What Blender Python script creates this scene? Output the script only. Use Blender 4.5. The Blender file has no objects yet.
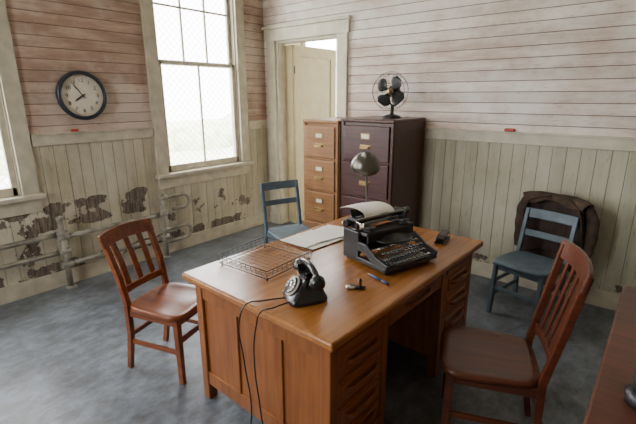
import bpy, bmesh, math, random
from mathutils import Vector, Matrix
random.seed(4)
scene=bpy.context.scene
COL=scene.collection
# ------------------------------------------------------------------ materials
def new_mat(name):
    m=bpy.data.materials.new(name); m.use_nodes=True
    nt=m.node_tree; b=nt.nodes['Principled BSDF']
    return m,nt,b
def N(nt,t,**k):
    n=nt.nodes.new(t)
    for a,v in k.items(): setattr(n,a,v)
    return n
def plain(name,col,rough=.5,metal=0,noise=0,nscale=20,bump=0,spec=None,coat=0):
    m,nt,b=new_mat(name)
    b.inputs['Base Color'].default_value=(*col,1); b.inputs['Roughness'].default_value=rough
    b.inputs['Metallic'].default_value=metal
    if spec is not None: b.inputs['Specular IOR Level'].default_value=spec
    if coat: b.inputs['Coat Weight'].default_value=coat
    if noise or bump:
        tc=N(nt,'ShaderNodeTexCoord'); no=N(nt,'ShaderNodeTexNoise'); no.inputs['Scale'].default_value=nscale; no.inputs['Detail'].default_value=6
        nt.links.new(tc.outputs['Object'],no.inputs['Vector'])
        if noise:
            r=N(nt,'ShaderNodeValToRGB')
            r.color_ramp.elements[0].position=.3; r.color_ramp.elements[1].position=.7
            r.color_ramp.elements[0].color=tuple(c*(1-noise) for c in col)+(1,)
            r.color_ramp.elements[1].color=tuple(min(1,c*(1+noise)) for c in col)+(1,)
            nt.links.new(no.outputs['Fac'],r.inputs['Fac']); nt.links.new(r.outputs['Color'],b.inputs['Base Color'])
        if bump:
            bp=N(nt,'ShaderNodeBump'); bp.inputs['Strength'].default_value=bump; bp.inputs['Distance'].default_value=.01
            nt.links.new(no.outputs['Fac'],bp.inputs['Height']); nt.links.new(bp.outputs['Normal'],b.inputs['Normal'])
    return m
def wood(name,c1,c2,rough=.35,axis=1,scale=1.0,coat=.2):
    m,nt,b=new_mat(name)
    tc=N(nt,'ShaderNodeTexCoord'); mp=N(nt,'ShaderNodeMapping')
    s=[22*scale]*3; s[axis]=1.6*scale
    mp.inputs['Scale'].default_value=s
    nt.links.new(tc.outputs['Object'],mp.inputs['Vector'])
    no=N(nt,'ShaderNodeTexNoise'); no.inputs['Scale'].default_value=1.6; no.inputs['Detail'].default_value=8; no.inputs['Distortion'].default_value=.6
    nt.links.new(mp.outputs['Vector'],no.inputs['Vector'])
    n2=N(nt,'ShaderNodeTexNoise'); n2.inputs['Scale'].default_value=3; n2.inputs['Detail'].default_value=3
    nt.links.new(tc.outputs['Object'],n2.inputs['Vector'])
    r=N(nt,'ShaderNodeValToRGB'); r.color_ramp.elements[0].position=.32; r.color_ramp.elements[1].position=.68
    r.color_ramp.elements[0].color=(*c2,1); r.color_ramp.elements[1].color=(*c1,1)
    nt.links.new(no.outputs['Fac'],r.inputs['Fac'])
    mx=N(nt,'ShaderNodeMix',data_type='RGBA',blend_type='MULTIPLY'); mx.inputs['Factor'].default_value=.5
    r2=N(nt,'ShaderNodeValToRGB'); r2.color_ramp.elements[0].position=.3;r2.color_ramp.elements[1].position=.65
    r2.color_ramp.elements[0].color=(.55,.5,.45,1); r2.color_ramp.elements[1].color=(1,1,1,1)
    nt.links.new(n2.outputs['Fac'],r2.inputs['Fac'])
    nt.links.new(r.outputs['Color'],mx.inputs['A']); nt.links.new(r2.outputs['Color'],mx.inputs['B'])
    nt.links.new(mx.outputs['Result'],b.inputs['Base Color'])
    b.inputs['Roughness'].default_value=rough; b.inputs['Coat Weight'].default_value=coat; b.inputs['Coat Roughness'].default_value=.25
    bp=N(nt,'ShaderNodeBump'); bp.inputs['Strength'].default_value=.12; bp.inputs['Distance'].default_value=.004
    nt.links.new(no.outputs['Fac'],bp.inputs['Height']); nt.links.new(bp.outputs['Normal'],b.inputs['Normal'])
    return m
def boards_mat(name,cA,cB,cC,mode,pitch,peel=None,peelcol=(.15,.12,.09),wear=.75,lo=.42,hi=.62):
    """mode 'h' horizontal boards, 'v' vertical; world-sized object coords"""
    m,nt,b=new_mat(name); L=nt.links.new
    tc=N(nt,'ShaderNodeTexCoord'); sp=N(nt,'ShaderNodeSeparateXYZ'); L(tc.outputs['Object'],sp.inputs[0])
    def math_(op,a,bb=None):
        n=N(nt,'ShaderNodeMath',operation=op)
        for i,v in enumerate((a,bb)):
            if v is None: continue
            if isinstance(v,(int,float)): n.inputs[i].default_value=v
            else: L(v,n.inputs[i])
        return n.outputs[0]
    u=math_('ADD',sp.outputs['X'],sp.outputs['Y'])
    z=sp.outputs['Z']
    idx=math_('FLOOR',math_('DIVIDE',(z if mode=='h' else u),pitch))
    wn=N(nt,'ShaderNodeTexWhiteNoise',noise_dimensions='1D'); L(idx,wn.inputs['W'])
    mp=N(nt,'ShaderNodeMapping'); mp.inputs['Scale'].default_value=(1.2,1.2,7) if mode=='h' else (7,7,1.0)
    L(tc.outputs['Object'],mp.inputs['Vector'])
    cb=N(nt,'ShaderNodeVectorMath',operation='ADD'); L(mp.outputs['Vector'],cb.inputs[0])
    cx=N(nt,'ShaderNodeCombineXYZ'); L(math_('MULTIPLY',wn.outputs['Value'],6.0),cx.inputs[0]); L(cx.outputs[0],cb.inputs[1])
    n1=N(nt,'ShaderNodeTexNoise'); n1.inputs['Scale'].default_value=1.5; n1.inputs['Detail'].default_value=9; n1.inputs['Roughness'].default_value=.65
    L(cb.outputs[0],n1.inputs['Vector'])
    n2=N(nt,'ShaderNodeTexNoise'); n2.inputs['Scale'].default_value=1.1; n2.inputs['Detail'].default_value=6; n2.inputs['Roughness'].default_value=.65
    L(tc.outputs['Object'],n2.inputs['Vector'])
    r=N(nt,'ShaderNodeValToRGB'); r.color_ramp.elements[0].position=lo; r.color_ramp.elements[1].position=hi
    r.color_ramp.elements[0].color=(*cB,1); r.color_ramp.elements[1].color=(*cA,1)
    L(n1.outputs['Fac'],r.inputs['Fac'])
    mx=N(nt,'ShaderNodeMix',data_type='RGBA'); L(r.outputs['Color'],mx.inputs['A']); mx.inputs['B'].default_value=(*cC,1)
    r3=N(nt,'ShaderNodeMapRange'); r3.inputs['From Min'].default_value=.45; r3.inputs['From Max'].default_value=.60; r3.inputs['To Max'].default_value=wear
    L(n2.outputs['Fac'],r3.inputs['Value']); L(r3.outputs[0],mx.inputs['Factor'])
    # per board value
    hs=N(nt,'ShaderNodeHueSaturation'); L(mx.outputs['Result'],hs.inputs['Color'])
    L(math_('ADD',math_('MULTIPLY',wn.outputs['Value'],.18),.91),hs.inputs['Value'])
    col=hs.outputs['Color']
    # fine scratches/specks
    n3=N(nt,'ShaderNodeTexNoise'); n3.inputs['Scale'].default_value=9; n3.inputs['Detail'].default_value=8; n3.inputs['Roughness'].default_value=.7
    L(mp.outputs['Vector'],n3.inputs['Vector'])
    g=N(nt,'ShaderNodeMapRange'); g.inputs['From Min'].default_value=.58; g.inputs['From Max'].default_value=.67; g.inputs['To Max'].default_value=.6
    L(n3.outputs['Fac'],g.inputs['Value'])
    m2=N(nt,'ShaderNodeMix',data_type='RGBA'); L(g.outputs[0],m2.inputs['Factor']); L(col,m2.inputs['A']); m2.inputs['B'].default_value=tuple(c*.5 for c in cB)+(1,)
    col=m2.outputs['Result']
    if peel:
        n4=N(nt,'ShaderNodeTexNoise'); n4.inputs['Scale'].default_value=4.2; n4.inputs['Detail'].default_value=8; n4.inputs['Roughness'].default_value=.62
        L(tc.outputs['Object'],n4.inputs['Vector'])
        tot=None
        for (u0,u1,z0,z1,th) in peel:
            def ramp(v,a0,a1):
                q=N(nt,'ShaderNodeMapRange',interpolation_type='SMOOTHSTEP'); q.inputs['From Min'].default_value=a0; q.inputs['From Max'].default_value=a1; L(v,q.inputs['Value']); return q.outputs[0]
            mk=math_('MULTIPLY',math_('MULTIPLY',ramp(u,u0-.1,u0+.15),ramp(u,u1+.1,u1-.15)),math_('MULTIPLY',ramp(z,z0-.06,z0+.08),ramp(z,z1+.06,z1-.08)))
            v=math_('GREATER_THAN',math_('MULTIPLY',mk,n4.outputs['Fac']),th)
            tot=v if tot is None else math_('MAXIMUM',tot,v)
        pc=N(nt,'ShaderNodeValToRGB'); pc.color_ramp.elements[0].position=.4; pc.color_ramp.elements[1].position=.65
        pc.color_ramp.elements[0].color=tuple(c*.5 for c in peelcol)+(1,); pc.color_ramp.elements[1].color=tuple(c*1.7 for c in peelcol)+(1,)
        L(n3.outputs['Fac'],pc.inputs['Fac'])
        m3=N(nt,'ShaderNodeMix',data_type='RGBA'); L(tot,m3.inputs['Factor']); L(col,m3.inputs['A']); L(pc.outputs['Color'],m3.inputs['B'])
        col=m3.outputs['Result']
    L(col,b.inputs['Base Color']); b.inputs['Roughness'].default_value=.6
    bp=N(nt,'ShaderNodeBump'); bp.inputs['Strength'].default_value=.25; bp.inputs['Distance'].default_value=.004
    L(n1.outputs['Fac'],bp.inputs['Height']); L(bp.outputs['Normal'],b.inputs['Normal'])
    return m

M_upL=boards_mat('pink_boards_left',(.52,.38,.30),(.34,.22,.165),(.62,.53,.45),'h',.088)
M_upB=boards_mat('pale_boards_back',(.74,.655,.575),(.56,.43,.355),(.83,.80,.74),'h',.088,wear=.9)
M_wL=boards_mat('wainscot_left',(.50,.46,.34),(.38,.34,.23),(.58,.54,.42),'v',.10,
   peel=[(-3.6,-1.60,.48,.80,.46),(-1.60,-.2,.25,.66,.57),(-3.6,-.3,.02,.28,.48),(-3.2,-2.6,.2,.7,.54)])
M_wB=boards_mat('wainscot_back',(.52,.50,.38),(.42,.39,.28),(.58,.56,.44),'v',.10,peel=[(2.3,5,.05,.26,.53)])
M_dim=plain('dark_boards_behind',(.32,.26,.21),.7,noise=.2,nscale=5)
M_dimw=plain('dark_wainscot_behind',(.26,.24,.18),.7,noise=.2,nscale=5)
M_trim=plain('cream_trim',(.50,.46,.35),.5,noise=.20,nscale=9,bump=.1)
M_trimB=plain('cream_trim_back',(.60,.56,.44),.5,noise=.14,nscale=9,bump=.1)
M_gap=plain('board_backing_wood',(.17,.10,.07),.9)  # dark brown backing that shows through the gaps between boards
M_gapv=plain('wainscot_backing',(.24,.21,.15),.9)
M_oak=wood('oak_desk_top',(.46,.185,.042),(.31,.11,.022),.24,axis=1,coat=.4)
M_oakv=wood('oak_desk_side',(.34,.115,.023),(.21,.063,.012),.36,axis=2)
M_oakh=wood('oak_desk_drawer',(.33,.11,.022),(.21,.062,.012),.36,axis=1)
M_chair=wood('chair_wood',(.28,.078,.022),(.16,.040,.011),.34,axis=0,coat=.2)
M_chairD=wood('dark_chair_wood',(.15,.040,.016),(.075,.020,.009),.32,axis=0,coat=.25)
M_cabT=wood('tan_cabinet',(.44,.23,.10),(.32,.15,.06),.42,axis=0)
M_cabD=wood('mahogany_cabinet',(.095,.028,.020),(.05,.015,.012),.36,axis=2)
M_cabF=wood('mahogany_drawer',(.11,.042,.040),(.06,.024,.024),.42,axis=0)
M_blue=plain('blue_grey_paint',(.11,.155,.19),.5,noise=.22,nscale=14,bump=.1)
M_black=plain('black_bakelite',(.012,.012,.013),.25,coat=.3)
M_blackm=plain('black_enamel',(.014,.014,.015),.35,noise=.2,nscale=40)
M_iron=plain('dark_steel',(.09,.09,.09),.35,metal=.8)
M_blade=plain('fan_blade_paint',(.02,.021,.02),.4)
M_chrome=plain('nickel',(.55,.54,.50),.25,metal=1)
M_screen=plain('galvanised_wire',(.55,.53,.50),.6)
M_brass=plain('brass',(.50,.36,.16),.35,metal=1)
M_lamp=plain('lamp_bronze',(.16,.145,.12),.3,metal=.8)
M_white=plain('white_label',(.80,.78,.70),.6)
M_smoke=plain('smoky_globe',(.05,.05,.048),.15,coat=.3)
M_paper=plain('aged_paper',(.86,.82,.74),.7,noise=.04,nscale=6)
M_face=plain('clock_face',(.74,.69,.57),.5)
M_clock=plain('clock_rim',(.02,.023,.035),.35)
M_ink=plain('ink',(.02,.02,.02),.6)
M_red=plain('red_paint',(.45,.05,.03),.5)
M_pipe=plain('painted_pipe',(.26,.24,.19),.45,noise=.4,nscale=12,bump=.1)
M_cloth=plain('brown_cloth',(.060,.038,.025),.95,noise=.5,nscale=14,bump=.5)
M_lining=plain('jacket_lining',(.035,.018,.014),.8,noise=.3,nscale=12)
M_pen=plain('blue_pen',(.03,.06,.16),.3)
M_ground=plain('outside_ground',(.66,.66,.54),.9,noise=.2,nscale=1)
M_hedge=plain('outside_foliage',(.56,.64,.42),.9,noise=.3,nscale=2)
M_plaster=plain('hall_plaster',(.80,.77,.66),.7)
M_ceil=plain('ceiling_boards',(.52,.47,.40),.7,noise=.06,nscale=4)
# glass
M_glass,nt,b=new_mat('window_glass')
for n in list(nt.nodes):
    if n.type=='BSDF_PRINCIPLED': nt.nodes.remove(n)
tr=N(nt,'ShaderNodeBsdfTransparent'); gl=N(nt,'ShaderNodeBsdfGlossy'); gl.inputs['Roughness'].default_value=.02
mxs=N(nt,'ShaderNodeMixShader'); mxs.inputs[0].default_value=.04
nt.links.new(tr.outputs[0],mxs.inputs[1]); nt.links.new(gl.outputs[0],mxs.inputs[2]); nt.links.new(mxs.outputs[0],nt.nodes['Material Output'].inputs['Surface'])
# floor
M_floor,nt,b=new_mat('worn_grey_blue_floor'); L=nt.links.new
tc=N(nt,'ShaderNodeTexCoord')
na=N(nt,'ShaderNodeTexNoise'); na.inputs['Scale'].default_value=1.5; na.inputs['Detail'].default_value=10; na.inputs['Roughness'].default_value=.70; na.inputs['Distortion'].default_value=.6
mpf=N(nt,'ShaderNodeMapping'); mpf.inputs['Scale'].default_value=(6,3,6); L(tc.outputs['Object'],mpf.inputs['Vector'])
nb=N(nt,'ShaderNodeTexNoise'); nb.inputs['Scale'].default_value=2.2; nb.inputs['Detail'].default_value=9; nb.inputs['Roughness'].default_value=.72
L(tc.outputs['Object'],na.inputs['Vector']); L(mpf.outputs['Vector'],nb.inputs['Vector'])
ra=N(nt,'ShaderNodeValToRGB'); ra.color_ramp.elements[0].position=.40; ra.color_ramp.elements[1].position=.60
ra.color_ramp.elements[0].color=(.105,.122,.148,1); ra.color_ramp.elements[1].color=(.20,.235,.28,1)
L(na.outputs['Fac'],ra.inputs['Fac'])
rb=N(nt,'ShaderNodeValToRGB'); rb.color_ramp.elements[0].position=.38; rb.color_ramp.elements[1].position=.64
rb.color_ramp.elements[0].color=(.62,.57,.51,1); rb.color_ramp.elements[1].color=(1.2,1.2,1.18,1)
L(nb.outputs['Fac'],rb.inputs['Fac'])
mm=N(nt,'ShaderNodeMix',data_type='RGBA',blend_type='MULTIPLY'); mm.inputs['Factor'].default_value=1
L(ra.outputs['Color'],mm.inputs['A']); L(rb.outputs['Color'],mm.inputs['B'])
L(mm.outputs['Result'],b.inputs['Base Color'])
mr=N(nt,'ShaderNodeMapRange'); mr.inputs['To Min'].default_value=.26; mr.inputs['To Max'].default_value=.56; L(nb.outputs['Fac'],mr.inputs['Value']); L(mr.outputs[0],b.inputs['Roughness'])
bp=N(nt,'ShaderNodeBump'); bp.inputs['Strength'].default_value=.12; bp.inputs['Distance'].default_value=.004; L(nb.outputs['Fac'],bp.inputs['Height']); L(bp.outputs['Normal'],b.inputs['Normal'])

# ------------------------------------------------------------------ mesh helpers
def mesh_obj(name,bm,mats,parent=None,loc=(0,0,0),rot=(0,0,0),smooth=False):
    me=bpy.data.meshes.new(name); bm.normal_update(); bm.to_mesh(me); bm.free()
    for m in (mats if isinstance(mats,(list,tuple)) else [mats]): me.materials.append(m)
    o=bpy.data.objects.new(name,me); COL.objects.link(o)
    if smooth:
        for p in me.polygons: p.use_smooth=True
    o.location=loc; o.rotation_euler=rot
    if parent: o.parent=parent
    return o
def empty(name,loc=(0,0,0),rz=0):
    e=bpy.data.objects.new(name,None); e.empty_display_size=.1; COL.objects.link(e); e.location=loc; e.rotation_euler=(0,0,rz); return e
def add_box(bm,x0,x1,y0,y1,z0,z1,mi=0):
    vs=[bm.verts.new(p) for p in ((x0,y0,z0),(x1,y0,z0),(x1,y1,z0),(x0,y1,z0),(x0,y0,z1),(x1,y0,z1),(x1,y1,z1),(x0,y1,z1))]
    for f in ((0,3,2,1),(4,5,6,7),(0,1,5,4),(1,2,6,5),(2,3,7,6),(3,0,4,7)):
        fc=bm.faces.new([vs[i] for i in f]); fc.material_index=mi
def bev(o,w=.004,seg=2):
    m=o.modifiers.new('bevel','BEVEL'); m.width=w; m.segments=seg; m.limit_method='ANGLE'; m.angle_limit=math.radians(40); return o
def box(name,x0,x1,y0,y1,z0,z1,mat,parent=None,bw=.004,rot=None):
    bm=bmesh.new(); cx,cy,cz=(x0+x1)/2,(y0+y1)/2,(z0+z1)/2
    add_box(bm,x0-cx,x1-cx,y0-cy,y1-cy,z0-cz,z1-cz)
    o=mesh_obj(name,bm,mat,parent,(cx,cy,cz),rot or (0,0,0))
    if bw: bev(o,bw)
    return o
def cyl(name,p0,p1,r0,mat,parent=None,r1=None,seg=20,bw=0):
    p0=Vector(p0);p1=Vector(p1); d=p1-p0; bm=bmesh.new()
    bmesh.ops.create_cone(bm,cap_ends=True,segments=seg,radius1=r0,radius2=(r0 if r1 is None else r1),depth=d.length)
    q=Vector((0,0,1)).rotation_difference(d.normalized())
    bmesh.ops.transform(bm,matrix=Matrix.Translation((p0+p1)/2)@q.to_matrix().to_4x4(),verts=bm.verts)
    for f in bm.faces: f.smooth=len(f.verts)==4
    o=mesh_obj(name,bm,mat,parent)
    if bw: bev(o,bw)
    return o
def tube(name,pts,r,mat,parent=None,bez=False,cyclic=False,res=6):
    cu=bpy.data.curves.new(name,'CURVE'); cu.dimensions='3D'; cu.bevel_depth=r; cu.bevel_resolution=3; cu.use_fill_caps=True
    groups=pts if isinstance(pts[0][0],(list,tuple,Vector)) else [pts]
    for g in groups:
        if bez:
            s=cu.splines.new('BEZIER'); s.bezier_points.add(len(g)-1)
            for bp_,p in zip(s.bezier_points,g): bp_.co=p; bp_.handle_left_type=bp_.handle_right_type='AUTO'
            s.resolution_u=res
        else:
            s=cu.splines.new('POLY'); s.points.add(len(g)-1)
            for q,p in zip(s.points,g): q.co=(*p,1)
        s.use_cyclic_u=cyclic
    cu.materials.append(mat); o=bpy.data.objects.new(name,cu); COL.objects.link(o)
    if parent: o.parent=parent
    return o
def lathe(name,prof,mat,parent=None,loc=(0,0,0),rot=(0,0,0),seg=32):
    bm=bmesh.new(); rings=[]
    for r,z in prof:
        rings.append([bm.verts.new((max(r,1e-4)*math.cos(2*math.pi*i/seg),max(r,1e-4)*math.sin(2*math.pi*i/seg),z)) for i in range(seg)])
    for a,b_ in zip(rings,rings[1:]):
        for i in range(seg): bm.faces.new((a[i],a[(i+1)%seg],b_[(i+1)%seg],b_[i]))
    bmesh.ops.recalc_face_normals(bm,faces=bm.faces)
    return mesh_obj(name,bm,mat,parent,loc,rot,smooth=True)
def sweep(name,pts,lat,w,t,mat,parent=None,bw=.004,ws=None):
    """rect section swept along pts; lat=lateral unit vector (width w), thickness t along tangent x lat"""
    bm=bmesh.new(); pts=[Vector(p) for p in pts]; rings=[]; lat=Vector(lat).normalized()
    for i,p in enumerate(pts):
        a=pts[max(0,i-1)]; b_=pts[min(len(pts)-1,i+1)]; tg=(b_-a).normalized(); n=tg.cross(lat).normalized()
        ww=(ws[i] if ws else w)/2
        rings.append([bm.verts.new(p+lat*sx*ww+n*sy*t/2) for sx,sy in ((-1,-1),(1,-1),(1,1),(-1,1))])
    for a,b_ in zip(rings,rings[1:]):
        for i in range(4): bm.faces.new((a[i],a[(i+1)%4],b_[(i+1)%4],b_[i]))
    bm.faces.new(rings[0][::-1]); bm.faces.new(rings[-1]); bmesh.ops.recalc_face_normals(bm,faces=bm.faces)
    o=mesh_obj(name,bm,mat,parent)
    if bw: bev(o,bw)
    return o
def text(name,s,size,mat,parent,loc,rot,ext=.0006):
    cu=bpy.data.curves.new(name,'FONT'); cu.body=s; cu.size=size; cu.align_x='CENTER'; cu.align_y='CENTER'; cu.extrude=ext; cu.materials.append(mat)
    o=bpy.data.objects.new(name,cu); COL.objects.link(o); o.parent=parent; o.location=loc; o.rotation_euler=rot; return o

# ------------------------------------------------------------------ room shell
XR,YF,ZC,TH=5.3,-5.6,3.7,.12
def subtract(u0,u1,z0,z1,ops):
    zs=sorted({z0,z1}|{z for o in ops for z in (o[2],o[3]) if z0<z<z1}); out=[]
    for za,zb in zip(zs,zs[1:]):
        cur=[(u0,u1)]
        for o in ops:
            if o[2]<zb-1e-6 and o[3]>za+1e-6:
                nx=[]
                for a,b_ in cur:
                    if o[1]<=a or o[0]>=b_: nx.append((a,b_)); continue
                    if o[0]>a: nx.append((a,o[0]))
                    if o[1]<b_: nx.append((o[1],b_))
                cur=nx
        out+=[(a,b_,za,zb) for a,b_ in cur]
    return out
RAIL0,RAIL1=1.25,1.335
def build_wall(name,side,u0,u1,ops,mats,boards=True):
    bm=bmesh.new()
    def put(a,b_,za,zb,n0,n1,mi):
        if side=='left': add_box(bm,n0,n1,a,b_,za,zb,mi)
        if side=='back': add_box(bm,a,b_,-n1,-n0,za,zb,mi)
        if side=='right': add_box(bm,XR-n1,XR-n0,a,b_,za,zb,mi)
        if side=='front': add_box(bm,a,b_,YF+n0,YF+n1,za,zb,mi)
    for r in subtract(u0,u1,0,RAIL0,ops): put(*r,-TH,0,3)
    for r in subtract(u0,u1,RAIL0,ZC,ops): put(*r,-TH,0,2)
    if boards:
        P=.088; z=P*math.ceil(RAIL1/P-1)
        while z<ZC:
            za=max(z,RAIL1-.02)
            for r in subtract(u0,u1,za+.003,min(z+P,ZC)-.003,ops): put(*r,0,.010,0)
            z+=P
        P=.10; off=0
        u=math.floor(u0/P)*P
        while u<u1:
            for r in subtract(max(u,u0)+.002,min(u+P,u1)-.002,0,RAIL0+.02,ops): put(*r,0,.010,1)
            u+=P
    return mesh_obj(name,bm,mats)
GZ0,GZ1=.90,3.06
winL=[(-1.46,-.46),(-3.80,-2.78)]
opsL=[(a,b_,GZ0-.04,GZ1+.04) for a,b_ in winL]+[(-5.3,-4.3,GZ0-.04,GZ1+.04)]
build_wall('wall_left','left',YF,0,opsL,[M_upL,M_wL,M_gap,M_gapv])
door_op=(.20,1.14,0,2.27)
build_wall('wall_back','back',-TH,XR,[door_op],[M_upB,M_wB,M_gap,M_gapv])
opsF=[(1.2,2.1,1.0,3.0)]  # unseen window opening behind the camera, added for fill light
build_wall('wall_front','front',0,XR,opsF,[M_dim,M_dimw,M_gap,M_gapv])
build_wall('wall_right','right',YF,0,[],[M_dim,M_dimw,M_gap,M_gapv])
bm=bmesh.new(); add_box(bm,-.4,XR+TH,YF-TH,3.2,-.1,0); mesh_obj('floor',bm,M_floor)
bm=bmesh.new(); add_box(bm,-.4,XR+TH,YF-TH,3.2,ZC,ZC+.1); mesh_obj('ceiling',bm,M_ceil)
# chair rail & baseboards
def trimstrip(name,side,u0,u1,z0,z1,d,ops,mat):
    bm=bmesh.new()
    for a,b_,za,zb in subtract(u0,u1,z0,z1,ops):
        if side=='left': add_box(bm,0,d,a,b_,za,zb)
        else: add_box(bm,a,b_,-d,0,za,zb)
    return bev(mesh_obj(name,bm,mat),.003)
opsLt=[(a-.13,b_+.13,.6,3.3) for a,b_ in winL]
opsBt=[(.06,1.28,0,2.42)]
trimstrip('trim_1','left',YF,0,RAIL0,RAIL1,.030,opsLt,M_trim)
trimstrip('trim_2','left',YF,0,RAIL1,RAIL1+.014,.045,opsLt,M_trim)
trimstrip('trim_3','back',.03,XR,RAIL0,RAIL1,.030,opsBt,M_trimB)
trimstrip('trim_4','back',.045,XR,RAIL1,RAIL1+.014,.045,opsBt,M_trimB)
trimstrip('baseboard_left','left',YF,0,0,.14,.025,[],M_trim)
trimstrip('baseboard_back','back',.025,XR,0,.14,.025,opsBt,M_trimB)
# windows
def window(name,y0,y1,cols_up=3,rows_up=2,cols_lo=2):
    e=empty(name,(0,(y0+y1)/2,GZ0)); hw=(y1-y0)/2; H=GZ1-GZ0
    def bx(n,x0,x1,a,b_,za,zb,m=M_trim,bw=.004): return box(n,x0,x1,a,b_,za,zb,m,e,bw)
    cw=.12
    bx('casing_left',.0,.035,-hw-cw,-hw+.0,-.07,H+.14); bx('casing_right',0,.035,hw,hw+cw,-.07,H+.14)
    bx('casing_head',0,.04,-hw-cw-.02,hw+cw+.02,H,H+.15)
    bx('sill',-.10,.075,-hw-cw-.03,hw+cw+.03,-.075,-.035,bw=.008)
    bx('apron',0,.028,-hw-cw,hw+cw,-.19,-.075)
    bx('jamb_left',-TH,0,-hw-.04,-hw+.012,-.04,H+.04); bx('jamb_right',-TH,0,hw-.012,hw+.04,-.04,H+.04)
    bx('jamb_head',-TH,0,-hw,hw,H-.01,H+.04)
    mid=1.07
    def sash(tag,xa,xb,za,zb,cols,rows,bot=.05,top=.035):
        s=.045
        bx(tag+'_stile_l',xa,xb,-hw+.012,-hw+.012+s,za,zb); bx(tag+'_stile_r',xa,xb,hw-.012-s,hw-.012,za,zb)
        bx(tag+'_rail_b',xa,xb,-hw+.02,hw-.02,za,za+bot); bx(tag+'_rail_t',xa,xb,-hw+.02,hw-.02,zb-top,zb)
        for i in range(1,cols):
            y=-hw+.057+(2*hw-.114)*i/cols; bx(tag+'_muntin_v%d'%i,xa+.006,xb-.006,y-.010,y+.010,za+bot,zb-top,bw=.003)
        for i in range(1,rows):
            z=za+bot+(zb-za-bot-top)*i/rows; bx(tag+'_muntin_h%d'%i,xa+.007,xb-.007,-hw+.05,hw-.05,z-.010,z+.010,bw=.003)
        bx(tag+'_glass',(xa+xb)/2-.001,(xa+xb)/2+.001,-hw+.05,hw-.05,za+.02,zb-.02,M_glass,0)
    sash('lower_sash',-.045,-.012,-.035,mid+.02,cols_lo,1,bot=.07)
    sash('upper_sash',-.082,-.049,mid-.02,H,cols_up,rows_up)
    g=[]; zt=H; st=.075; W=2*hw
    k=-zt
    while k<W:
        a=max(k,0); b_=min(k+zt,W)
        if b_-a>.01:
            g.append([(-.10,-hw+a,a-k),(-.10,-hw+b_,b_-k)]); g.append([(-.10,hw-a,a-k),(-.10,hw-b_,b_-k)])
        k+=st
    tube('wire_screen',g,.0017,M_screen,e)
    return e
window('window_1',*winL[1],cols_up=3,cols_lo=2)
window('window_2',*winL[0])
window('window_3',-5.3,-4.3)
# door: casing + open leaf
d=empty('door_1',(0,0,0))
def db(n,*a,m=M_trimB,bw=.004): return box(n,*a,m,d,bw)
db('casing_left',.07,.20,-.04,0,0,2.29); db('casing_right',1.14,1.27,-.04,0,0,2.29); db('casing_head',.05,1.29,-.045,0,2.27,2.40); db('casing_cap',.03,1.31,-.07,0,2.40,2.43)
db('jamb_left',.19,.225,-.005,TH+.02,0,2.27); db('jamb_right',1.115,1.15,-.005,TH+.02,0,2.27); db('jamb_head',.2,1.14,-.005,TH+.02,2.245,2.28)
M_leaf=plain('door_leaf_paint',(.56,.48,.28),.5,noise=.10,nscale=6)
lx0,lx1=.33,.365; ly0,ly1=.14,.97
for n,a in {'stile_hinge':(ly0,ly0+.11,0.01,2.23),'stile_lock':(ly1-.11,ly1,.01,2.23),'rail_bottom':(ly0+.1,ly1-.1,.01,.25),'rail_mid':(ly0+.1,ly1-.1,.95,1.12),'rail_top':(ly0+.1,ly1-.1,2.1,2.23)}.items():
    db('leaf_'+n,lx0,lx1,a[0],a[1],a[2],a[3],m=M_leaf)
db('leaf_panel',lx0+.012,lx1-.012,ly0+.05,ly1-.05,.05,2.2,m=M_leaf)
db('leaf_hinge_block',.225,.345,.125,.15,.01,2.23,m=M_leaf)
for z in (.3,1.9): cyl('hinge',(.372,.135,z),(.372,.135,z+.09),.008,M_iron,d)
lathe('knob',[(.0,0),(.012,0),(.010,.03),(.027,.045),(.027,.06),(0,.07)],M_brass,d,(lx1,ly1-.06,1.0),(0,math.pi/2,0))
# hall beyond
bm=bmesh.new()
for a,b_,za,zb in subtract(TH,3.1,0,ZC,[(.95,2.7,.9,3.4)]): add_box(bm,-.3,-.2,a,b_,za,zb)
add_box(bm,2.6,2.7,TH,3.1,0,ZC)
for a,b_,za,zb in subtract(-.3,2.7,0,ZC,[(.9,1.7,1.0,2.6)]): add_box(bm,a,b_,3.0,3.1,za,zb)
mesh_obj('wall_hall',bm,M_plaster)
hw_=empty('window_4',(0,0,0))
for a in ((-.31,-.17,.90,.97,.85,3.45),(-.31,-.17,2.66,2.74,.85,3.45),(-.31,-.17,.9,2.74,3.36,3.45),(-.31,-.15,.9,2.74,.82,.90),(-.27,-.23,1.80,1.84,.9,3.4),(-.27,-.23,.95,2.7,2.1,2.14)):
    box('frame',*a,M_trimB,hw_)
# outside
bm=bmesh.new(); add_box(bm,-30,30,-30,30,-.6,-.5); mesh_obj('outside_ground',bm,M_ground)
bm=bmesh.new()
for i in range(60):
    y=-14+i*.5; c=Vector((-12+random.uniform(-.6,.6),y,random.uniform(-.8,-.1))); s=random.uniform(.7,1.2)
    r=bmesh.ops.create_icosphere(bm,subdivisions=2,radius=s)
    for v in r['verts']: v.co=v.co*(1+random.uniform(-.12,.12))+c
mesh_obj('hedge',bm,M_hedge,smooth=True)

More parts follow.
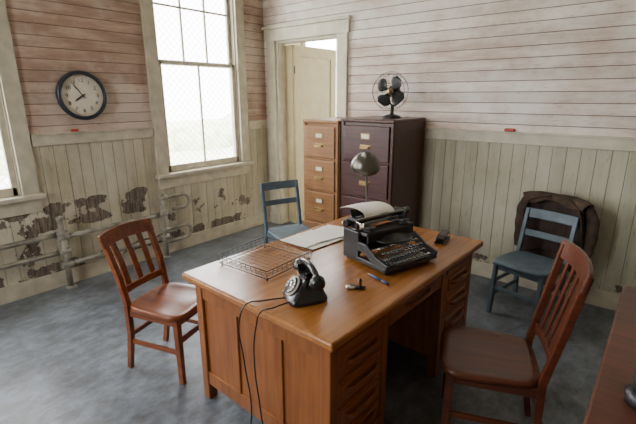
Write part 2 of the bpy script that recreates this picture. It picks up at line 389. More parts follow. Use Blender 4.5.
# ------------------------------------------------------------------ clock (left wall)
c=empty('wall_clock',(.010,-2.215,1.65))
R90=(0,math.pi/2,0)
lathe('case',[(0,0),(.19,0),(.205,.02),(.205,.045),(.195,.06),(.175,.062),(.172,.045),(.172,.03)],M_clock,c,rot=R90,seg=64)
lathe('dial',[(0,.034),(.173,.034)],M_face,c,rot=R90,seg=64)
for i in range(12):
    a=math.radians(30*(i+1)); text('numeral_%d'%(i+1),str(i+1),.044,M_ink,c,(.036,math.sin(a)*.126,math.cos(a)*.126),(math.pi/2,0,math.pi/2))
for i in range(60):
    a=math.radians(6*i); l=.012 if i%5==0 else .006
    box('tick_%d'%i,.0355,.0365,-.001,.001,-l/2,l/2,M_ink,c,0,rot=(-a,0,0)).location=(.036,math.sin(a)*.160,math.cos(a)*.160)
def hand(n,ang,l,w,x):
    a=math.radians(ang); dv=Vector((0,math.sin(a),math.cos(a)))
    sweep(n,[Vector((x,0,0))-dv*.025,Vector((x,0,0)),Vector((x,0,0))+dv*l*.7,Vector((x,0,0))+dv*l],(0,math.cos(a),-math.sin(a)),w,.0015,M_ink,c,0,ws=[w*.7,w,w,w*.2])
hand('hour_hand',237,.085,.013,.041); hand('minute_hand',324,.130,.009,.044)
cyl('hub',(.036,0,0),(.049,0,0),.008,M_ink,c)
# red marks
box('red_wall_tag',.010,.022,-2.34,-2.28,1.352,1.372,M_red)
box('red_wall_tag.001',2.92,3.0,-.05,-.01,1.352,1.375,M_red)

# ------------------------------------------------------------------ pipes
p=empty('wall_pipes',(0,0,0))
X=.10; PR=.021
def post(y,z1): 
    cyl('post',(X,y,0),(X,y,z1),.024,M_pipe,p); lathe('foot',[(0,0),(.045,0),(.045,.012),(.022,.02)],M_pipe,p,(X,y,0)); lathe('post_cap',[(.022,0),(.030,.005),(.030,.03),(0,.045)],M_pipe,p,(X,y,z1-.02))
post(-2.57,.64); post(-1.62,.68)
for z in (.47,.22): cyl('pipe',(X,-2.57,z),(X,-1.62,z),PR,M_pipe,p)
for z in (.50,.34): cyl('pipe',(X,-4.2,z),(X,-2.57,z),PR,M_pipe,p)
for za,zb in ((.64,.50),(.30,.16)):
    n=8; r=(za-zb)/2; zc=(za+zb)/2
    tube('bend',[(X,-1.62,za)]+[(X,-1.37+r*math.sin(math.pi*i/n),zc+r*math.cos(math.pi*i/n)) for i in range(n+1)]+[(X,-1.62 if zb<.3 else -1.5,zb)],PR,M_pipe,p)
    cyl('coupling',(X,-1.64,za),(X,-1.56,za),.030,M_pipe,p)
for y in (-2.57,-1.62):
    for z in (.47,.22): cyl('coupling',(X,y-.045,z),(X,y+.045,z),.031,M_pipe,p)
for z in (.50,.34): cyl('coupling',(X,-2.62,z),(X,-2.53,z),.031,M_pipe,p)

# ------------------------------------------------------------------ desk
DR=-.0248
dk=empty('oak_desk',(2.686,-1.972,0),DR); W2,L2=.507,.76
def kb(n,*a,m=M_oakv,bw=.004): return box(n,*a,m,dk,bw)
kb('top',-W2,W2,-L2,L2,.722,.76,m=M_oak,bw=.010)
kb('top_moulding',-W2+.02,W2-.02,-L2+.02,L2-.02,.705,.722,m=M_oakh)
ex=W2-.045; ey=L2-.045
for sx in (-1,1):
    for sy in (-1,1):
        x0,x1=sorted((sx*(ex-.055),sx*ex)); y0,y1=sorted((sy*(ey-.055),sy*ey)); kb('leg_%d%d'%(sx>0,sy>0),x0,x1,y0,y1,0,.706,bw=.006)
PW=.43
for k,(ya,yb) in enumerate(((-ey,-ey+PW),(ey-PW,ey))):
    yi=yb if k==0 else ya
    for sx in (-1,1):
        x0,x1=sorted((sx*(ex-.05),sx*ex)); kb('inner_leg',x0,x1,min(yi,yi+(-.045 if k==0 else .045)),max(yi,yi+(-.045 if k==0 else .045)),0,.706)
    kb('pedestal_core',-ex+.02,ex-.03,ya+.02,yb-.02,.11,.70)
    yo=-ey if k==0 else ey; s=1 if k==0 else -1
    def fr(n,x0,x1,z0,z1,d0=.0,m=M_oakv):
        a,b_=sorted((yo+s*d0,yo+s*.03)); kb(n,x0,x1,a,b_,z0,z1,m=m)
    fr('end_rail_top',-ex+.05,ex-.05,.62,.706,.006); fr('end_rail_bottom',-ex+.05,ex-.05,.10,.18,.006); 
    for q in (-.155,.155): fr('end_stile',q-.025,q+.025,.18,.62,.006)
    fr('end_panel',-ex+.05,ex-.05,.15,.65,.016)
    ya2,yb2=ya+.05,yb-.05
    kb('rail_strip',ex-.04,ex-.004,ya+.03,yb-.03,.69,.706,m=M_oakh)
    z=.684
    for i,h in enumerate((.035,.135,.135,.135,.105)):
        z0=z-h
        if i==0: kb('pull_board',ex-.04,ex+.006,ya2,yb2,z0+.004,z-.004,m=M_oakh,bw=.003)
        else:
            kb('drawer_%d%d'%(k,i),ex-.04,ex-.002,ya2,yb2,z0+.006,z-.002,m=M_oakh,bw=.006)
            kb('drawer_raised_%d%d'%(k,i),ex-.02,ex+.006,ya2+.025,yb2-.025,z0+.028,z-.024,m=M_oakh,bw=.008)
            zc=(z0+z)/2+.01; ym=(ya2+yb2)/2
            sweep('drawer_grip',[(ex+.004,ym-.11,zc),(ex+.022,ym-.085,zc),(ex+.026,ym,zc),(ex+.022,ym+.085,zc),(ex+.004,ym+.11,zc)],(0,0,1),.022,.014,M_oakh,dk,.004)
        z=z0
    kb('bottom_rail',ex-.04,ex-.004,ya+.03,yb-.03,.10,.13,m=M_oakh)
yc=ey-PW
kb('centre_drawer',ex-.05,ex-.002,-yc+.01,yc-.01,.60,.69,m=M_oakh,bw=.006)
sweep('centre_grip',[(ex-.002,-.13,.645),(ex+.018,-.10,.645),(ex+.022,0,.645),(ex+.018,.10,.645),(ex-.002,.13,.645)],(0,0,1),.022,.014,M_oakh,dk,.004)
kb('centre_apron',-ex+.02,ex-.05,-yc,yc,.62,.70)
kb('modesty_panel',-ex+.02,-ex+.04,-yc,yc,.12,.70)

# ------------------------------------------------------------------ chairs
def seat_mesh(name,W,D,T,mat,parent,z,front_w=1.0,back_w=.88,dip=.014):
    bm=bmesh.new(); e=4.5
    def pt(a,r):
        ca,sa=math.cos(a),math.sin(a); x=abs(ca)**(2/e)*math.copysign(1,ca); y=abs(sa)**(2/e)*math.copysign(1,sa)
        x*=r*D/2;y*=r*W/2; t=(x/(D/2)+1)/2; return x,y*(back_w+(front_w-back_w)*t)
    S=40; rings=[]
    for r,zz in ((1,-T),(1.0,-T*.35),(.985,-.003),(.95,0),(.8,-dip*.5),(.5,-dip),(.2,-dip*.9)):
        ring=[]
        for i in range(S):
            x,y=pt(2*math.pi*i/S,r); sad=.007*math.exp(-(y/(.05))**2)*(x>0)*(r<.97)*r
            ring.append(bm.verts.new((x,y,zz+sad)))
        rings.append(ring)
    for a,b_ in zip(rings,rings[1:]):
        for i in range(S): f=bm.faces.new((a[i],a[(i+1)%S],b_[(i+1)%S],b_[i])); f.smooth=True
    bm.faces.new(rings[0][::-1]); f=bm.faces.new(rings[-1]); f.smooth=True
    return mesh_obj(name,bm,mat,parent,(0,0,z))
def wood_chair(name,loc,heading,mat,W=.43,D=.42,SH=.45,H=.87,nsl=4,lean=.10,crest_h=.085,slat_w=.035):
    c=empty(name,(*loc,0),heading)
    seat_mesh('seat',W,D,.032,mat,c,SH)
    for s in (-1,1):
        sweep('front_leg_%d'%(s>0),[(D/2-.045,s*(W/2-.045),0),(D/2-.05,s*(W/2-.05),SH-.03)],(0,1,0),.03,.034,mat,c,ws=[.028,.04])
        sweep('back_post_%d'%(s>0),[(-D/2-.035,s*(W/2-.055),0),(-D/2+.01,s*(W/2-.05),SH*.55),(-D/2+.012,s*(W/2-.05),SH),(-D/2-.02,s*(W/2-.043),SH+.17),(-D/2-lean,s*(W/2-.035),H-.02)],(0,1,0),.03,.032,mat,c,ws=[.028,.034,.036,.034,.03])
        sweep('side_stretcher_%d'%(s>0),[(D/2-.05,s*(W/2-.05),.20),(-D/2,s*(W/2-.052),.20)],(0,0,1),.03,.016,mat,c)
        sweep('side_apron_%d'%(s>0),[(D/2-.05,s*(W/2-.05),SH-.055),(-D/2+.01,s*(W/2-.052),SH-.055)],(0,0,1),.05,.018,mat,c)
    sweep('front_apron',[(D/2-.05,-(W/2-.05),SH-.055),(D/2-.05,(W/2-.05),SH-.055)],(0,0,1),.05,.018,mat,c)
    sweep('back_apron',[(-D/2+.01,-(W/2-.05),SH-.055),(-D/2+.01,(W/2-.05),SH-.055)],(0,0,1),.05,.018,mat,c)
    sweep('front_stretcher',[(D/2-.05,-(W/2-.05),.27),(D/2-.05,(W/2-.05),.27)],(0,0,1),.035,.016,mat,c)
    sweep('back_stretcher',[(-D/2-.01,-(W/2-.05),.23),(-D/2-.01,(W/2-.05),.23)],(0,0,1),.03,.016,mat,c)
    def bx(z):
        t=(z-SH-.17)/(H-.02-SH-.17); return -D/2-.02-(lean-.02)*t if t>0 else -D/2-.02+( .032)*(-t)*1.0
    zc=H-crest_h/2; up=Vector((bx(H)-bx(H-crest_h),0,crest_h)).normalized()
    sweep('crest',[(bx(zc)-.03*(1-(t/5)**2)+0.006,t/5*(W/2-.012),zc+.012*(1-(t/5)**2)) for t in range(-5,6)],up,crest_h,.02,mat,c,.006)
    zl=SH+.075
    sweep('lower_rail',[(bx(zl)-.015*(1-(t/4)**2),t/4*(W/2-.05),zl) for t in range(-4,5)],(0,0,1),.045,.018,mat,c)
    for i in range(nsl):
        y=((i+.5)/nsl-.5)*(W-.13); q=1-(y/(W/2))**2
        sweep('slat_%d'%i,[(bx(zl)-.015*q,y,zl),(bx((zl+zc)/2)-.028*q,y,(zl+zc)/2),(bx(zc)-.028*q,y*1.05,zc-crest_h*.3)],(0,1,0),slat_w,.010,mat,c,.003)
    return c
wood_chair('wooden_chair',(1.81,-2.58),math.radians(18),M_chair,nsl=3,slat_w=.042,H=.875)
wood_chair('wooden_chair.001',(3.50,-1.93),math.radians(202),M_chairD,W=.46,D=.44,H=.985,nsl=5,lean=.085,crest_h=.09,slat_w=.032)
def blue_chair(name,loc,heading,SH=.44,H=.86,W=.42,D=.40):
    c=empty(name,(*loc,0),heading); m=M_blue
    seat_mesh('seat',W,D,.028,m,c,SH,back_w=.92,dip=.006)
    for s in (-1,1):
        sweep('front_leg_%d'%(s>0),[(D/2-.03,s*(W/2-.03),0),(D/2-.04,s*(W/2-.04),SH-.02)],(0,1,0),.03,.034,m,c)
        sweep('back_post_%d'%(s>0),[(-D/2-.03,s*(W/2-.025),0),(-D/2+.015,s*(W/2-.03),SH),(-D/2-.06,s*(W/2-.03),H)],(0,1,0),.03,.034,m,c)
        for z in (.16,.27): sweep('side_stretcher',[(D/2-.035,s*(W/2-.035),z),(-D/2,s*(W/2-.03),z)],(0,0,1),.028,.016,m,c)
        sweep('side_apron',[(D/2-.04,s*(W/2-.04),SH-.05),(-D/2+.015,s*(W/2-.035),SH-.05)],(0,0,1),.045,.018,m,c)
    for x,z,h in ((D/2-.04,SH-.05,.045),(-D/2+.01,SH-.05,.045),(D/2-.035,.22,.028),(-D/2-.005,.22,.028)):
        sweep('cross_rail',[(x,-(W/2-.035),z),(x,(W/2-.035),z)],(0,0,1),h,.018,m,c)
    def px(z): return -D/2+.015-.075*(z-SH)/(H-SH)
    for z,h in ((H-.035,.075),(H-.19,.05)):
        sweep('back_slat',[(px(z)-.014*(1-(t/4)**2),t/4*(W/2-.02),z) for t in range(-4,5)],Vector((-.17,0,1)),h,.018,m,c)
    return c
blue_chair('blue_painted_chair',(1.46,-1.12),math.radians(-20))
BH=math.radians(-103)
bc=blue_chair('blue_painted_chair.001',(3.35,-.54),BH,H=.78)

# jacket hung over the back of the background chair (in the local frame of that chair)
def jacket(name,loc,heading):
    e=empty(name,loc,heading)
    nu,nv=40,44
    def sheet(nm,prof,wf,yoff=0,amp=1.0,mat=M_cloth,hem=.02):
        bm=bmesh.new(); g=[]
        def P(t):
            f=t*(len(prof)-1); i=min(int(f),len(prof)-2); f-=i; return Vector(prof[i]).lerp(Vector(prof[i+1]),f)
        for j in range(nv+1):
            t=j/nv; q=P(t); row=[]; w=wf(t)
            for i in range(nu+1):
                s=i/nu*2-1; y=yoff+s*w
                fold=math.sin(s*8+1.7*math.sin(t*3))*.011+math.sin(s*19+t*4)*.005+math.sin(t*14+s*3)*.004
                x=q.x+fold*amp*(.3+t)+(.030*abs(s)**2.5)
                z=q.y-.028*abs(s)**4+hem*math.sin(s*5+2)*(1 if j in (0,nv) else 0)
                row.append(bm.verts.new((x,y,z)))
            g.append(row)
        for a,b_ in zip(g,g[1:]):
            for i in range(nu): bm.faces.new((a[i],a[i+1],b_[i+1],b_[i]))
        o=mesh_obj(nm,bm,mat,e,smooth=True); m=o.modifiers.new('s','SOLIDIFY'); m.thickness=.010; m.offset=1
        m=o.modifiers.new('sub','SUBSURF'); m.levels=1; m.render_levels=1; return o
    sheet('back_panel',[(-.275,.85),(-.285,.895),(-.310,.910),(-.335,.895),(-.350,.80),(-.352,.68),(-.345,.55),(-.335,.43),(-.33,.34)],lambda t:.205+.05*min(1,t*2.6)+.012*math.sin(t*7))
    sheet('lining',[(-.288,.86),(-.315,.85),(-.325,.70),(-.322,.55),(-.316,.44)],lambda t:.20+.02*t,mat=M_lining,amp=.6)
    for s in (-1,1):
        sweep('lapel_%d'%(s>0),[(-.283,s*.03,.900),(-.272,s*.11,.885),(-.264,s*.18,.845),(-.266,s*.212,.76),(-.280,s*.222,.66),(-.292,s*.228,.54),(-.30,s*.225,.42)],(1,0,.15),.05,.012,M_cloth,e,.005,ws=[.04,.055,.055,.05,.045,.04,.03])
        pts=[(-.315,s*.215,.865),(-.325,s*.262,.77),(-.33,s*.270,.65),(-.32,s*.262,.53),(-.305,s*.25,.42)]
        rr=[.038,.044,.042,.038,.036]; bm=bmesh.new(); rings=[]; S=16
        for k,(pp,r) in enumerate(zip(pts,rr)):
            for sub in range(3):
                if k==len(pts)-1 and sub>0: break
                f=sub/3; nx=pts[min(k+1,len(pts)-1)]; c0=Vector(pp).lerp(Vector(nx),f); r_=r+(rr[min(k+1,4)]-r)*f+.005*math.sin((k*3+sub)*2.1)
                rings.append([bm.verts.new(c0+Vector((math.cos(2*math.pi*i/S)*r_*.7,math.sin(2*math.pi*i/S)*r_,0))) for i in range(S)])
        for a,b_ in zip(rings,rings[1:]):
            for i in range(S): bm.faces.new((a[i],a[(i+1)%S],b_[(i+1)%S],b_[i]))
        bm.faces.new(rings[0]); bm.faces.new(rings[-1][::-1]); bmesh.ops.recalc_face_normals(bm,faces=bm.faces)
        o=mesh_obj('sleeve_%d'%(s>0),bm,M_cloth,e,smooth=True); m=o.modifiers.new('sub','SUBSURF'); m.levels=1; m.render_levels=1
jacket('brown_jacket',(3.35,-.54,0),BH)

# ------------------------------------------------------------------ filing cabinets
def file_cabinet(name,x0,x1,y0,H,mat,fmat,n=4):
    c=empty(name,((x0+x1)/2,y0,0)); w=(x1-x0)/2; D=-.03-y0
    def b_(n_,*a,m=mat,bw=.004): return box(n_,*a,m,c,bw)
    b_('body',-w,w,.015,D,.06,H-.03); b_('plinth',-w+.01,w-.01,.03,D-.01,0,.06); b_('top',-w-.008,w+.008,-.008,D,H-.03,H,bw=.008)
    b_('front_stile_l',-w,-w+.03,0,.02,.06,H-.03); b_('front_stile_r',w-.03,w,0,.02,.06,H-.03)
    hh=(H-.03-.06-.03)/n
    for i in range(n):
        z0=.075+i*hh; b_('front_rail_%d'%i,-w+.02,w-.02,.002,.02,z0-.012,z0+.006)
        b_('drawer_%d'%i,-w+.035,w-.035,-.012,.02,z0+.010,z0+hh-.016,m=fmat,bw=.006)
        zm=z0+hh*.68
        b_('label_frame_%d'%i,-.045,.045,-.018,-.010,zm-.025,zm+.025,m=M_brass,bw=.002); b_('label_card_%d'%i,-.036,.036,-.0195,-.016,zm-.017,zm+.017,m=M_white,bw=0)
        zp=z0+hh*.40
        sweep('pull_%d'%i,[(-.05,-.010,zp),(-.04,-.036,zp-.006),(0,-.042,zp-.008),(.04,-.036,zp-.006),(.05,-.010,zp)],(0,0,1),.018,.008,M_brass,c,.002)
        b_('pull_plate_%d'%i,-.055,.055,-.015,-.010,zp-.014,zp+.018,m=M_brass,bw=.002)
    for s in (-1,1):
        a,bb=sorted((s*w,s*(w+.006)))
        b_('side_stile_f',a,bb,.02,.08,.06,H-.03,bw=.002); b_('side_stile_b',a,bb,D-.06,D,.06,H-.03,bw=.002)
        b_('side_rail_t',a,bb,.08,D-.06,H-.10,H-.03,bw=.002); b_('side_rail_b',a,bb,.08,D-.06,.06,.13,bw=.002)
    return c
file_cabinet('tan_filing_cabinet',1.165,1.60,-.62,1.42,M_cabT,M_cabT)
file_cabinet('mahogany_filing_cabinet',1.64,2.19,-.62,1.445,M_cabD,M_cabF)

# ------------------------------------------------------------------ desk fan on cabinet
f=empty('desk_fan',(2.00,-.33,1.445),math.radians(8))
lathe('base',[(0,0),(.085,0),(.085,.012),(.06,.026),(.022,.036),(.016,.05),(.016,.12),(0,.12)],M_blackm,f)
FC=Vector((0,0,.235))
tube('yoke',[(-.05,.03,.17),(-.03,.03,.125),(0,.03,.11),(.03,.03,.125),(.05,.03,.17)],.008,M_blackm,f,bez=True)
lathe('motor',[(0,-.02),(.035,-.02),(.052,.0),(.055,.05),(.045,.09),(.02,.105),(0,.107)],M_blackm,f,(FC.x,FC.y-.005,FC.z),(-math.pi/2,0,0))
lathe('hub',[(0,-.03),(.022,-.025),(.03,0),(.0,.005)],M_brass,f,(FC.x,FC.y-.06,FC.z),(-math.pi/2,0,0))
cyl('shaft',FC+Vector((0,-.01,0)),FC+Vector((0,-.06,0)),.006,M_iron,f)
for k in range(4):
    a0=math.pi/4+k*math.pi/2+.15; bm=bmesh.new(); S=14; g=[]
    for i in range(9):
        r=.022+.118*i/8; hwid=(.30+.32*min(1,i/4))*(1 if i<6 else math.sqrt(max(0.02,1-((i-5)/3.2)**2)))
        row=[]
        for j in range(7):
            s=j/3-1; a=a0+s*hwid
            row.append(bm.verts.new((r*math.cos(a),s*.020,r*math.sin(a))))
        g.append(row)
    for a,b_ in zip(g,g[1:]):
        for j in range(6): bm.faces.new((a[j],a[j+1],b_[j+1],b_[j]))
    o=mesh_obj('blade_%d'%k,bm,M_blade,f,(FC.x,FC.y-.065,FC.z),smooth=True); m=o.modifiers.new('s','SOLIDIFY'); m.thickness=.003
def ring(r,y): return [(r*math.cos(2*math.pi*i/40),FC.y+y,FC.z+r*math.sin(2*math.pi*i/40)) for i in range(40)]
tube('guard_rings',[ring(.168,-.065),ring(.15,-.115),ring(.05,-.125),ring(.15,-.015)],.0018,M_blackm,f,cyclic=True)
g=[]
for i in range(12):
    a=2*math.pi*i/12; ca,sa=math.cos(a),math.sin(a)
    g.append([(r*ca,FC.y+y,FC.z+r*sa) for r,y in ((.05,-.125),(.15,-.115),(.168,-.065),(.15,-.015),(.055,.02))])
tube('guard_wires',g,.0010,M_blackm,f)

# ------------------------------------------------------------------ desk lamp
lp=empty('desk_lamp',(2.625,-1.68,.76))
lathe('base',[(0,0),(.065,0),(.065,.010),(.045,.022),(.02,.03),(.010,.045),(0,.045)],M_lamp,lp)
tube('stem',[(0,0,.03),(0,0,.2),(-.01,0,.38),(-.012,.0,.45),(-.01,.0,.50)],.007,M_lamp,lp,bez=True)
lathe('shade',[(.088,-.045),(.090,-.045),(.086,-.02),(.070,.012),(.045,.032),(.022,.040),(.020,.062),(0,.066)],M_lamp,lp,(-.012,-.005,.505),(math.radians(20),math.radians(22),0),seg=40)
lathe('bulb',[(0,-.035),(.022,-.028),(.028,-.01),(.018,.015),(.014,.03)],M_white,lp,(-.012,-.005,.505),(math.radians(20),math.radians(22),0))

# ------------------------------------------------------------------ typewriter (local +x = keyboard side)
t=empty('typewriter',(2.885,-1.870,.76),math.radians(-15)); t.scale=(1.06,1.06,1.06)
def tb(n,*a,m=M_blackm,bw=.006,rot=None): return box(n,*a,m,t,bw,rot)
for s in (-1,1):
    for x in (-.13,.15): cyl('rubber_foot',(x,s*.15,0),(x,s*.15,.018),.014,M_black,t)
    y0,y1=sorted((s*.165,s*.185))
    sweep('side_frame_%d'%(s>0),[(.185,s*.176,.035),(.10,s*.176,.055),(.03,s*.176,.10),(-.14,s*.176,.10)],(0,1,0),.016,.05,M_blackm,t,.006)
    tb('side_upright_%d'%(s>0),-.14,-.02,min(y0,y1),max(y0,y1),.02,.175)
    tb('side_base_%d'%(s>0),-.14,.18,min(y0,y1),max(y0,y1),.016,.045)
    lathe('ribbon_spool_%d'%(s>0),[(0,0),(.032,0),(.032,.004),(.012,.005),(.012,.014),(.032,.015),(.032,.019),(0,.020)],M_iron,t,(-.005,s*.12,.178))
tb('base_rear',-.14,-.10,-.17,.17,.016,.12); tb('front_bar',.17,.19,-.178,.178,.018,.040)
tb('top_plate',-.06,.03,-.17,.17,.155,.175); tb('front_plate',.02,.032,-.165,.165,.12,.172)
g=[]
for i in range(27):
    a=math.radians(-78+156*i/26); g.append([(.035+.085*math.cos(a)*1.0,.10*math.sin(a),.125),(-.02+.02*math.cos(a),.022*math.sin(a),.155)])
tube('type_bars',g,.0022,M_iron,t)
tube('type_basket_rim',[(.035+.09*math.cos(math.radians(a)),.105*math.sin(math.radians(a)),.128) for a in range(-90,91,12)],.006,M_blackm,t)
tb('key_bed',.05,.175,-.16,.16,.02,.035)
g=[]
for r in range(4):
    x=.078+.028*r; z=.100-.019*r; off=.007*(r%2)
    for k in range(11):
        y=-.135+.027*k+off
        cyl('key',(x,y,z),(x,y,z+.004),.0095,M_black,t,seg=14); 
        cyl('key_top',(x,y,z+.004),(x,y,z+.005),.0075,M_white if (r,k) in ((0,0),(3,10)) else M_iron,t,seg=12)
        g.append([(x,y,z),(x-.004,y,z-.02),(x-.06,y*.9,.045)])
tube('key_levers',g,.0014,M_chrome,t)
rg=[]
for r in range(4):
    x=.078+.028*r; z=.1045-.019*r; off=.007*(r%2)
    for k in range(11):
        y=-.135+.027*k+off; rg.append([(x+.0095*math.cos(2*math.pi*i/12),y+.0095*math.sin(2*math.pi*i/12),z) for i in range(12)])
tube('key_rings',rg,.0014,M_chrome,t,cyclic=True)
sweep('space_bar',[(.182,-.10,.043),(.182,.10,.043)],(0,0,1),.010,.014,M_black,t,.003)
cyl('platen',(-.075,-.155,.215),(-.075,.155,.215),.021,M_black,t,seg=28)
for s in (-1,1):
    cyl('platen_knob',(-.075,s*.195,.215),(-.075,s*.225,.215),.021,M_black,t,seg=24,bw=.003); cyl('platen_shaft',(-.075,s*.15,.215),(-.075,s*.2,.215),.006,M_chrome,t)
    tb('carriage_end',-.125,-.03,min(s*.16,s*.185),max(s*.16,s*.185),.18,.235,bw=.012)
tb('carriage_rail',-.13,-.105,-.20,.20,.178,.20,m=M_iron); tb('paper_bail_rail',-.045,-.040,-.17,.17,.228,.236,m=M_chrome,bw=.001)
tb('paper_table',-.135,-.128,-.14,.14,.20,.26,rot=(0,-.5,0))
tube('return_lever',[(-.04,-.185,.225),(-.0,-.21,.235),(.05,-.225,.238)],.004,M_chrome,t,bez=True)
tb('scale_bar',-.052,-.046,-.12,.12,.19,.208,m=M_chrome,bw=.001)
bm=bmesh.new(); prof=[(-.054,.212),(-.06,.236),(-.08,.250),(-.13,.262),(-.19,.262),(-.25,.248),(-.30,.225)]; g=[]
for i,(x,z) in enumerate(prof): g.append([bm.verts.new((x,-.108+.216*j/6,z+.004*math.sin(j+i))) for j in range(7)])
for a,b_ in zip(g,g[1:]):
    for j in range(6): bm.faces.new((a[j],a[j+1],b_[j+1],b_[j]))
o=mesh_obj('paper',bm,M_paper,t,smooth=True); m=o.modifiers.new('s','SOLIDIFY'); m.thickness=.0006; m=o.modifiers.new('sub','SUBSURF'); m.levels=2; m.render_levels=2

# ------------------------------------------------------------------ telephone (dial faces local -y)
ph=empty('rotary_telephone',(2.845,-2.520,.76),math.radians(-28)); ph.scale=(1.15,1.15,1.15)
bm=bmesh.new(); rings=[]
for z,hx,y0,y1 in ((0,.075,-.080,.075),(.012,.078,-.083,.078),(.022,.072,-.076,.072),(.06,.055,-.045,.055),(.085,.045,-.018,.045),(.098,.040,-.008,.038)):
    ring_=[]
    for i in range(32):
        a=2*math.pi*i/32; ca,sa=math.cos(a),math.sin(a); e=.45
        x=hx*math.copysign(abs(ca)**e,ca); y=(y0+y1)/2+(y1-y0)/2*math.copysign(abs(sa)**e,sa); ring_.append(bm.verts.new((x,y,z)))
    rings.append(ring_)
for a,b_ in zip(rings,rings[1:]):
    for i in range(32): bm.faces.new((a[i],a[(i+1)%32],b_[(i+1)%32],b_[i]))
bm.faces.new(rings[0][::-1]); bm.faces.new(rings[-1]); mesh_obj('body',bm,M_black,ph,smooth=True)
tilt=math.radians(52)
dp=(0,-.050,.058)
lathe('dial_plate',[(0,0),(.040,0),(.040,.006),(0,.007)],M_white,ph,dp,(tilt,0,0)); lathe('finger_wheel',[(.012,.010),(.036,.010),(.036,.012),(.012,.012)],M_iron,ph,dp,(tilt,0,0)); lathe('dial_centre',[(0,.009),(.013,.009),(.013,.014),(0,.015)],M_chrome,ph,dp,(tilt,0,0))
Rm=Matrix.Rotation(tilt,3,'X')
for i in range(10):
    a=math.radians(-60+30*i); q=Rm@Vector((.026*math.cos(a),.026*math.sin(a),.0125)); q2=Rm@Vector((.026*math.cos(a),.026*math.sin(a),.0135)); cyl('finger_hole_%d'%i,q+Vector(dp),q2+Vector(dp),.0052,M_white,ph,seg=12)
for s in (-1,1): sweep('cradle_%d'%(s>0),[(s*.030,.01,.09),(s*.045,.01,.105),(s*.048,.01,.125)],(0,1,0),.05,.008,M_black,ph,.003)
tube('handset_grip',[(-.085,.015,.118),(-.05,.015,.132),(0,.015,.138),(.05,.015,.132),(.085,.015,.118)],.013,M_black,ph,bez=True)
for s in (-1,1): lathe('handset_cup_%d'%(s>0),[(0,0),(.030,0),(.032,.008),(.026,.026),(.014,.038),(0,.04)],M_black,ph,(s*.088,.015,.088),(0,s*.25,0))
tube('telephone_cord',[[(2.80,-2.60,.775),(2.74,-2.68,.772),(2.70,-2.745,.768),(2.69,-2.775,.72),(2.70,-2.775,.5),(2.74,-2.78,.28),(2.73,-2.80,.05),(2.80,-2.86,.008),(2.9,-2.8,.008)],
  [(2.84,-2.62,.775),(2.82,-2.70,.772),(2.80,-2.755,.768),(2.795,-2.775,.72),(2.77,-2.775,.5),(2.80,-2.78,.3),(2.84,-2.80,.05),(2.90,-2.90,.008),(3.0,-2.85,.008)]],.0035,M_black,None,bez=True)

# ------------------------------------------------------------------ wire basket
w=empty('wire_basket',(2.405,-2.345,.76),math.radians(2)); hx,hy,hh=.19,.185,.06
def rect(a,b_,z): return [(-a,-b_,z),(a,-b_,z),(a,b_,z),(-a,b_,z)]
tube('rim',[rect(hx,hy,hh),rect(hx-.01,hy-.01,.012)],.0024,M_iron,w,cyclic=True)
tube('middle_wires',[rect(hx-.003,hy-.003,.045),rect(hx-.006,hy-.006,.03)],.0012,M_iron,w,cyclic=True)
g=[]
n=10
for i in range(n+1):
    a=-hx+.01+(2*hx-.02)*i/n; g.append([(a,-hy,hh),(a,-hy+.01,.012),(a,hy-.01,.012),(a,hy,hh)])
    a=-hy+.01+(2*hy-.02)*i/n; g.append([(-hx,a,hh),(-hx+.01,a,.012),(hx-.01,a,.012),(hx,a,hh)])
tube('mesh_wires',g,.0010,M_iron,w)
for sx in (-1,1):
    for sy in (-1,1): cyl('foot',(sx*(hx-.02),sy*(hy-.02),0),(sx*(hx-.02),sy*(hy-.02),.013),.004,M_iron,w)

# ------------------------------------------------------------------ papers, stapler, pen, stamp
pp=empty('paper_stack',(2.375,-1.80,.76))
for i,(x,y,a) in enumerate(((0,0,8),(-.02,.04,3),(.02,-.10,-6),(.01,.08,10),(-.03,-.12,-4),(.0,.0,-14))):
    box('sheet_%d'%i,-.108,.108,-.14,.14,i*.003,i*.003+.0024,M_paper,pp,0,rot=(0,0,math.radians(a))).location=(x,y,.0015+i*.003)
nb_=empty('notebook',(2.38,-1.375,.76),math.radians(8))
box('pages',-.095,.095,-.115,.115,.003,.015,M_paper,nb_,.001); box('cover',-.099,.099,-.119,.119,.015,.018,M_paper,nb_,.001); box('back_cover',-.099,.099,-.119,.119,0,.003,M_cabT,nb_,.001)
st=empty('stapler',(3.005,-1.38,.76),math.radians(8))
sweep('base',[(0,-.085,.006),(0,.085,.006)],(1,0,0),.06,.012,M_black,st,.004)
sweep('arm',[(0,-.085,.022),(0,-.04,.036),(0,.04,.040),(0,.08,.032)],(1,0,0),.048,.026,M_black,st,.008)
pn=empty('fountain_pen',(3.01,-2.155,.768),math.radians(-17)+.0)
cyl('barrel',(-.065,0,0),(.03,0,0),.0065,M_pen,pn); cyl('cap',(.025,0,0),(.07,0,0),.0075,M_pen,pn); cyl('nib',(-.085,0,0),(-.065,0,0),.001,M_brass,pn,r1=.0055); cyl('cap_band',(.026,0,0),(.030,0,0),.008,M_brass,pn)
sp_=empty('rubber_stamp',(2.95,-2.31,.76),math.radians(30))
lathe('ink_tin',[(0,0),(.026,0),(.026,.010),(.024,.012),(0,.013)],M_chrome,sp_,(0,0,0)); box('stamp_plate',.02,.07,-.014,.014,0,.010,M_black,sp_); lathe('stamp_handle',[(0,0),(.008,0),(.006,.02),(.010,.035),(0,.045)],M_chairD,sp_,(.045,0,.010))

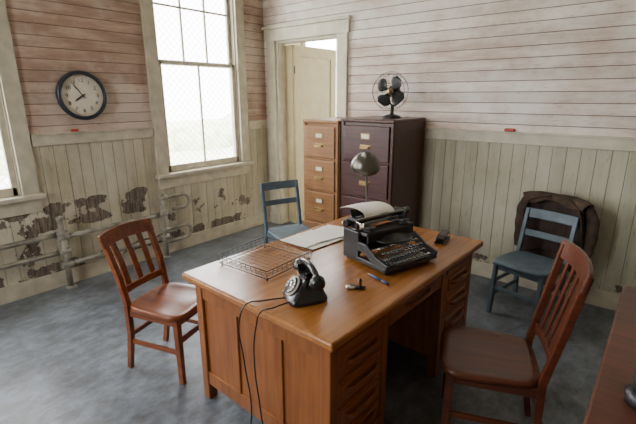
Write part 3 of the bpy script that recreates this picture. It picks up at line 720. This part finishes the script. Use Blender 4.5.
# ------------------------------------------------------------------ counter at right
ct=empty('wooden_counter',(0,0,0))
def cb(n,*a,m=M_oakv,bw=.005): return box(n,*a,m,ct,bw)
cb('top',3.955,4.56,-3.15,-1.55,.76,.80,m=M_chairD,bw=.008); cb('body',4.02,4.52,-3.10,-1.60,.08,.76,m=M_chairD); cb('plinth',4.05,4.5,-3.06,-1.63,0,.08,m=M_chairD)
for i in range(3):
    y=-3.08+i*.49; cb('panel_%d'%i,4.008,4.03,y,y+.46,.14,.70,m=M_chair)
la=empty('kerosene_lantern',(4.075,-2.47,.80))
lathe('fount',[(0,0),(.045,0),(.048,.008),(.048,.035),(.03,.045),(0,.046)],M_blackm,la); lathe('globe',[(.024,.045),(.036,.07),(.038,.09),(.026,.125)],M_smoke,la); lathe('hood',[(.030,.122),(.032,.13),(.022,.15),(.022,.165),(0,.172)],M_blackm,la)
tube('guard',[[(0,-.045,.03),(0,-.052,.08),(0,-.04,.14),(0,-.02,.16)],[(0,.045,.03),(0,.052,.08),(0,.04,.14),(0,.02,.16)]],.004,M_blackm,la,bez=True)
tube('bail',[(0,-.048,.10),(0,-.05,.16),(0,0,.20),(0,.05,.16),(0,.048,.10)],.002,M_iron,la,bez=True)

# ------------------------------------------------------------------ light
wd=bpy.data.worlds.new('World'); scene.world=wd; wd.use_nodes=True
bg=wd.node_tree.nodes['Background']; bg.inputs['Color'].default_value=(.99,.99,1.0,1); bg.inputs['Strength'].default_value=17
def portal(n,loc,rot,sx,sy):
    l=bpy.data.lights.new(n,'AREA'); l.shape='RECTANGLE'; l.size=sx; l.size_y=sy; l.cycles.is_portal=True
    o=bpy.data.objects.new(n,l); COL.objects.link(o); o.location=loc; o.rotation_euler=rot
zc=(GZ0+GZ1)/2; hz=GZ1-GZ0
for i,(a,b_) in enumerate(winL+[(-5.3,-4.3)]): portal('sky_portal_left_%d'%i,(-.115,(a+b_)/2,zc),(0,-math.pi/2,0),hz,b_-a)
for i,o_ in enumerate(opsF): portal('sky_portal_front_%d'%i,((o_[0]+o_[1])/2,YF-.1,2.0),(math.pi/2,0,0),.9,2.0)
portal('sky_portal_hall',(1.3,3.08,1.8),(-math.pi/2,0,0),.8,1.6)
portal('sky_portal_hall_left',(-.29,1.82,2.15),(0,-math.pi/2,0),2.5,1.75)
# ------------------------------------------------------------------ camera
yaw,pit,roll,fl=.6897,.2697,.0025,421.49
F=Vector((-math.sin(yaw)*math.cos(pit),math.cos(yaw)*math.cos(pit),-math.sin(pit))); Rv=Vector((math.cos(yaw),math.sin(yaw),0)); Dn=F.cross(Rv)
R2=math.cos(roll)*Rv+math.sin(roll)*Dn; D2=-math.sin(roll)*Rv+math.cos(roll)*Dn
mat=Matrix((R2,-D2,-F)).transposed().to_4x4(); mat.translation=(4.0043,-3.8325,1.6468)
cam=bpy.data.cameras.new('camera'); cam.sensor_width=36; cam.lens=fl*36/636; cam.clip_start=.05
co=bpy.data.objects.new('camera',cam); COL.objects.link(co); co.matrix_world=mat; scene.camera=co
